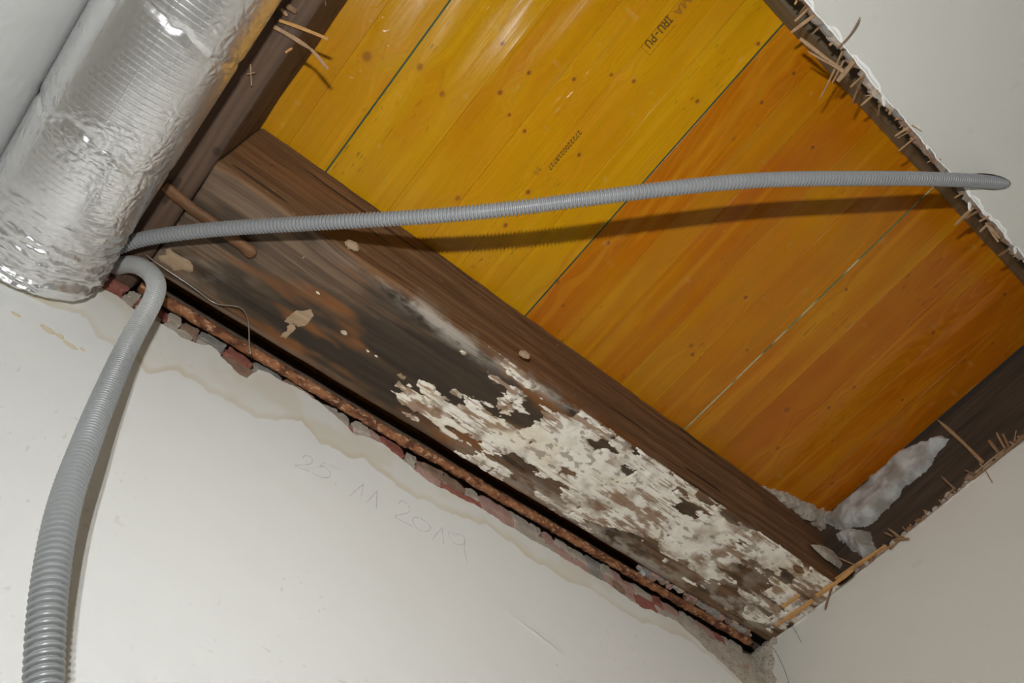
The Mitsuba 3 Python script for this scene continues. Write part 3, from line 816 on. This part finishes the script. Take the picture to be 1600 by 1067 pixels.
def lettering(text, at, height, width, m, parent, reading, label, weight=True):
    t = meshkit.text_mesh(text, height, .0004, weight)
    b = t.bounds
    t.apply_translation([-b[0][0], -b[0][1], 0])
    t.apply_scale([width / (b[1][0] - b[0][0]), 1, 1])
    r = np.array([math.cos(reading), math.sin(reading), 0])
    # seen from below: letters read along r, their tops towards r x down
    up = np.cross(-Z, r)
    t.apply_transform(basis([at[0], at[1], ZP + .0001], r, up, -Z))
    put('stamp', t, m, parent=parent, label=label)


# stamped text on the second panel, read towards the beam, tops towards the end wall
s0, s1 = on_z(1047, 30, ZP), on_z(1009, 74, ZP)
lettering('IRU-PU', [s0[0] + .002, s0[1] - .0095], .0150, .062, 'm_stamp', pk[1], math.pi, 'stamped letters IRU-PU in a thin frame')
for q in ([(.214, .404), (.146, .404)], [(.214, .428), (.146, .428)], [(.146, .404), (.146, .428)]):
    a, b = [np.array([*w_, ZP - .0001]) for w_ in q]
    put('stamp_frame', tube([a, (a + b) / 2, b], .0004, 4), 'm_stamp_faded', parent=pk[1])
lettering('MA', [.262, .4085], .0135, .036, 'm_stamp_faded', pk[1], math.pi, 'smudged faded letters')
a0 = on_z(905, 206, ZP)
lettering('2722200218727', [a0[0] + .002, a0[1] - .003], .0085, .092, 'm_stamp', pk[1], math.pi, 'stamped serial number')
lettering('20', [-.140, .398], .0090, .015, 'm_stamp_faded', pk[1], math.pi, 'stamped number 20')

# ---------------------------------------------------------------- pencilled date on the left wall
STROKES = [[(473, 716), (478, 712), (485, 714), (488, 720), (480, 726), (461, 728), (470, 732), (484, 737)],
           [(529, 733), (505, 723), (499, 730)], [(499, 730), (510, 732), (516, 740), (512, 746), (500, 745), (487, 738)],
           [(523, 757), (525, 758)], [(546, 775), (568, 756), (564, 775)], [(573, 785), (589, 767), (588, 795)],
           [(623, 787), (634, 786), (640, 795), (618, 808), (632, 816), (645, 822)], [(645, 815), (660, 812), (672, 823), (668, 830), (655, 828), (645, 815)],
           [(676, 842), (691, 824), (693, 850)], [(712, 838), (700, 832), (708, 846), (724, 850), (726, 842), (712, 834)], [(726, 845), (725, 858), (729, 877)]]
for st in STROKES:
    P = np.array([on_x(u, v, XA) for u, v in st])
    if len(P) > 2:
        P = spline(P, 6 * len(P)) if len(P) > 3 else np.vstack([np.linspace(P[i], P[i + 1], 5) for i in range(len(P) - 1)])
    else:
        P = np.linspace(P[0], P[1], 4)
    P[:, 0] = XA + .0001
    put('pencil_stroke', tube(P + rng.normal(0, 1e-6, P.shape), .00046, 5), 'm_pencil', parent='wall_left')

# ---------------------------------------------------------------- rusty bar in the gap over the wall
P = np.linspace([-.6955, -.06, 1.2405], [-.6875, 1.525, 1.2405], 320)
P[:, 0] += nz(P, 5, 3) * .006
P[:, 2] += nz(P, 6, 8) * .004
m = tube(P, .0100, 10, True, .9)
v = np.array(m.vertices)
v += np.stack([nz(v, 110, 3), nz(v, 110, 4), nz(v, 110, 5)], 1) * .0075
put('iron_bar', trimesh.Trimesh(v, m.faces, process=False), 'm_rust', 35, label='rusty flaking iron bar lying along the top of the left wall under the beam', category='iron bar')
GR = []
for i in range(26):
    yy = 1.13 + i * .0155 + rng.uniform(-.006, .006)
    s = rng.uniform(.006, .024)
    put('rubble', shards[i % 10], str(rng.choice(['m_mortar', 'm_mortar_grey', 'm_mortar_brown', 'm_brick_pink', 'm_mortar_grey'])), parent='wall_left',
        world=place([-.672 + rng.uniform(-.007, .003), yy, 1.256 + rng.uniform(-.004, .006)], X * s, Y * s * 1.25, Z * s * .9))
p = on_z(1004, 896, 1.246)
put('pebble', lump((.0125, .0125, .0125), 3, 2), 'm_foam', True, label='small white foam pellet in the rubble between rusty bar and beam', category='pellet', world=T().translate(p.tolist()))

# ---------------------------------------------------------------- wooden peg under the beam
P = spline([on_z(257, 291, 1.243), on_z(300, 325, 1.241), on_z(345, 358, 1.240), on_z(398, 399, 1.238)], 40)
m = tube(P, np.r_[np.full(36, .0105), .0112, .0112, .0105, .006], 14, True, .72)
v = np.array(m.vertices)
v += np.stack([nz(v, 60, 1), nz(v, 60, 2), nz(v, 60, 3)], 1) * .0035
put('wooden_peg', trimesh.Trimesh(v, m.faces, process=False), 'm_plug', 40, label='round brown wooden stick across the beam end, passing behind the grey conduit', category='stick')

# ---------------------------------------------------------------- foam on the dark joist
FOAM = [(1287, 811), (1300, 822), (1322, 828), (1335, 822), (1352, 822), (1368, 812), (1385, 795), (1402, 781), (1405, 770), (1415, 757), (1437, 744), (1446, 738), (1455, 722), (1481, 686), (1474, 682), (1442, 694), (1408, 705), (1385, 727), (1340, 768)]
put('expanding_foam', dome([on_y(u, v, 1.599)[[0, 2]] for u, v in FOAM], .024, .018, .003, [0, 1.5995, 0], X, Z, -Y, 24, 6, .55), 'm_foam', 45, label='dirty white spill of foam on the dark joist, below the orange panels', category='foam', group='foam lumps')
FOAM2 = [(1308, 838), (1322, 830), (1345, 826), (1360, 832), (1362, 846), (1368, 858), (1350, 872), (1335, 860)]
put('expanding_foam', dome([on_y(u, v, 1.597)[[0, 2]] for u, v in FOAM2], .030, .02, .003, [0, 1.599, 0], X, Z, -Y, 30, 16, .5), 'm_foam', 45, label='small pale foam lump in the corner at the end of the beam', category='foam', group='foam lumps')

# ---------------------------------------------------------------- wire and fibres
P = np.array([on_z(228, 398, 1.244), on_z(270, 428, 1.236), on_z(312, 457, 1.236), on_z(340, 475, 1.236), on_z(355, 477, 1.232), on_z(374, 480, 1.226), at_depth(385, 492, 1.285), at_depth(389, 515, 1.27), at_depth(392, 552, 1.255)])
put('wire', tube(spline(P, 60), .0013, 6), 'm_wire', True, label='thin bent wire hanging out of the gap between beam and wall', category='wire')
for a, b, c, lab in (((1231, 969), (1241, 983), (1252, 1004), 'short dark fibre hanging at the top of the end wall'), ((1206, 1010), (1220, 1033), (1233, 1068), 'longer dark fibre hanging down in the corner of the two walls')):
    P = np.array([on_y(*a, YB - .004), on_y(*b, YB - .008), on_y(*c, YB - .006)])
    put('hanging_fibre', tube(spline(P, 14), .00055, 5), 'm_fibre', label=lab, category='fibre', group='hanging fibres')


# ---------------------------------------------------------------- corrugated conduits
def conduit(path, R, pitch, depth, amp=lambda s: 1.0, seg=30):
    s_all = np.r_[0, np.cumsum(np.linalg.norm(np.diff(path, axis=0), axis=1))]
    n = int(s_all[-1] / pitch)
    off = np.array([0, .12, .29, .46, .58, .66, .92])
    s = (np.arange(n)[:, None] + off[None]).ravel() * pitch
    d = np.tile([.40, .08, 0, .08, .40, 1, 1], n)
    P = np.stack([np.interp(s, s_all, path[:, k]) for k in range(3)], 1)
    return tube(P, R - depth * d * np.array([amp(a / s_all[-1]) for a in s]), seg, True)


put('corrugated_conduit', conduit(pathU[keepU], .0124, .0060, .0030), 'm_conduit', 28, label='grey corrugated conduit spanning the opening under the yellow panels into the right ceiling', category='conduit', group='grey corrugated conduits')
LOWER = [(115, 436, 1.30), (145, 424, 1.30), (172, 419, 1.28), (200, 413, 1.255), (226, 420, 1.235), (243, 440, 1.215), (239, 468, 1.18), (222, 500, 1.13), (200, 540, 1.07), (176, 592, .985), (152, 648, .905), (128, 710, .83), (106, 772, .77), (90, 838, .722), (79, 905, .688), (72, 975, .660), (68.5, 1060, .632), (66, 1140, .605), (64, 1230, .58)]
pathL = spline([at_depth(u, v, d * np.interp(v, [410, 560, 700], [1.0, .96, .93])) for u, v, d in LOWER], 1000)
pathL[:, 0] = np.maximum(pathL[:, 0], XA + .0165)
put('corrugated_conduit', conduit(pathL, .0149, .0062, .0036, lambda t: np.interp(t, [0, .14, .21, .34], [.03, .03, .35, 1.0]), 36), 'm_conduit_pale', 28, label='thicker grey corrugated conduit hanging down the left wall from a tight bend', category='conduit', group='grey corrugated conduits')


# ---------------------------------------------------------------- foil wrapped ducts
def duct(yc, zc, R, seed, x_end, fine):
    xs = np.unique(np.r_[np.linspace(x_end, .08, 330 if fine else 120), np.linspace(.08, 1.95, 40)])
    seg = 260 if fine else 140
    a = np.linspace(0, 2 * np.pi, seg + 1)
    A, S = np.meshgrid(a, xs)
    q = np.stack([S, np.cos(A) * R, np.sin(A) * R], -1)
    g = np.random.default_rng(seed)
    r = R + nz(q, 4, seed, 2) * .004
    # creases running round the wrap, with the soft bulge of insulation between them
    cre = [-.615, -.455, -.262, -.07, .2, .5, .9, 1.2, 1.5]
    bow = nz(np.stack([A * 0 + .3, np.cos(A), np.sin(A)], -1), 1.5, seed + 2) * .06
    for c in cre:
        d = S - c - bow * g.uniform(.5, 1.6) * g.choice([-1, 1])
        msk = meshkit.fbm(np.stack([A * 0 + c * 9, np.cos(A) * 1.5, np.sin(A) * 1.5], -1), 2, seed + 30)
        r -= .0030 * np.exp(-(d / .006) ** 2) * np.clip(msk * 2 - .4, 0, 1)
    # fine crumpling, stronger by the creases and the end
    dn = np.min(np.abs(S[..., None] - np.array(cre)), -1)
    end = np.clip((x_end + .16 - S) / .12, 0, 1)
    w = .02 + .30 * np.exp(-(dn / .03) ** 2) + .5 * end
    rid = 1 - 2 * np.abs(meshkit.fbm(np.stack([S * 30, np.cos(A) * R * 75, np.sin(A) * R * 75], -1), 3, seed + 4) - .5)
    r += (rid - .8) * .0040 * w
    r += (1 - 2 * np.abs(meshkit.fbm(np.stack([S * 150, np.cos(A) * R * 200, np.sin(A) * R * 200], -1), 2, seed + 14) - .5) - .7) * 0.0006 * np.clip(meshkit.fbm(np.stack([S * 12, np.cos(A) * R * 12, np.sin(A) * R * 12], -1), 2, seed + 21) * 3 - 1.0, .08, 1)
    # folds at the gathered end, running round it
    fold = meshkit.fbm(np.stack([S * 75 + bow * 50, np.cos(A) * R * 14, np.sin(A) * R * 14], -1), 3, seed + 6)
    r += (1 - 2 * np.abs(fold - .5) - .75) * .018 * end
    r += R * .05 * np.clip((x_end + .09 - S) / .07, 0, 1)
    close = np.clip((S - x_end) / .012, 0, 1)
    r *= np.sqrt(1 - (1 - close) ** 2) * .35 + .65
    zcs = zc - .0 + .012 * np.clip((x_end + .16 - S) / .16, 0, 1)
    V = np.stack([S, yc + np.cos(A) * r, zcs + np.sin(A) * r], -1)
    V[..., 2] = np.minimum(V[..., 2], ZC - .0005)
    V[:, -1] = V[:, 0]
    idx = np.arange(V[..., 0].size).reshape(V.shape[:2])
    qd = np.stack([idx[:-1, :-1], idx[1:, :-1], idx[1:, 1:], idx[:-1, 1:]], -1).reshape(-1, 4)
    uv = np.stack([S, A * R], -1).reshape(-1, 2)
    return V.reshape(-1, 3), np.vstack([qd[:, [0, 2, 1]], qd[:, [0, 3, 2]]]), uv


V, F, uv = duct(-.2005, 1.143, .0935, 3, -.7035, True)
put('foil_duct', (V, F), 'm_foil', True, uv=uv, label='silver foil wrapped duct ending crumpled against the left wall, beside the opening', category='duct', group='foil wrapped ducts')
V, F, uv = duct(-.3945, 1.138, .0965, 9, -.7035, False)
put('foil_duct', (V, F), 'm_foil_pale', True, uv=uv, label='smooth pale foil duct at the upper left corner, behind the crumpled one', category='duct', group='foil wrapped ducts')
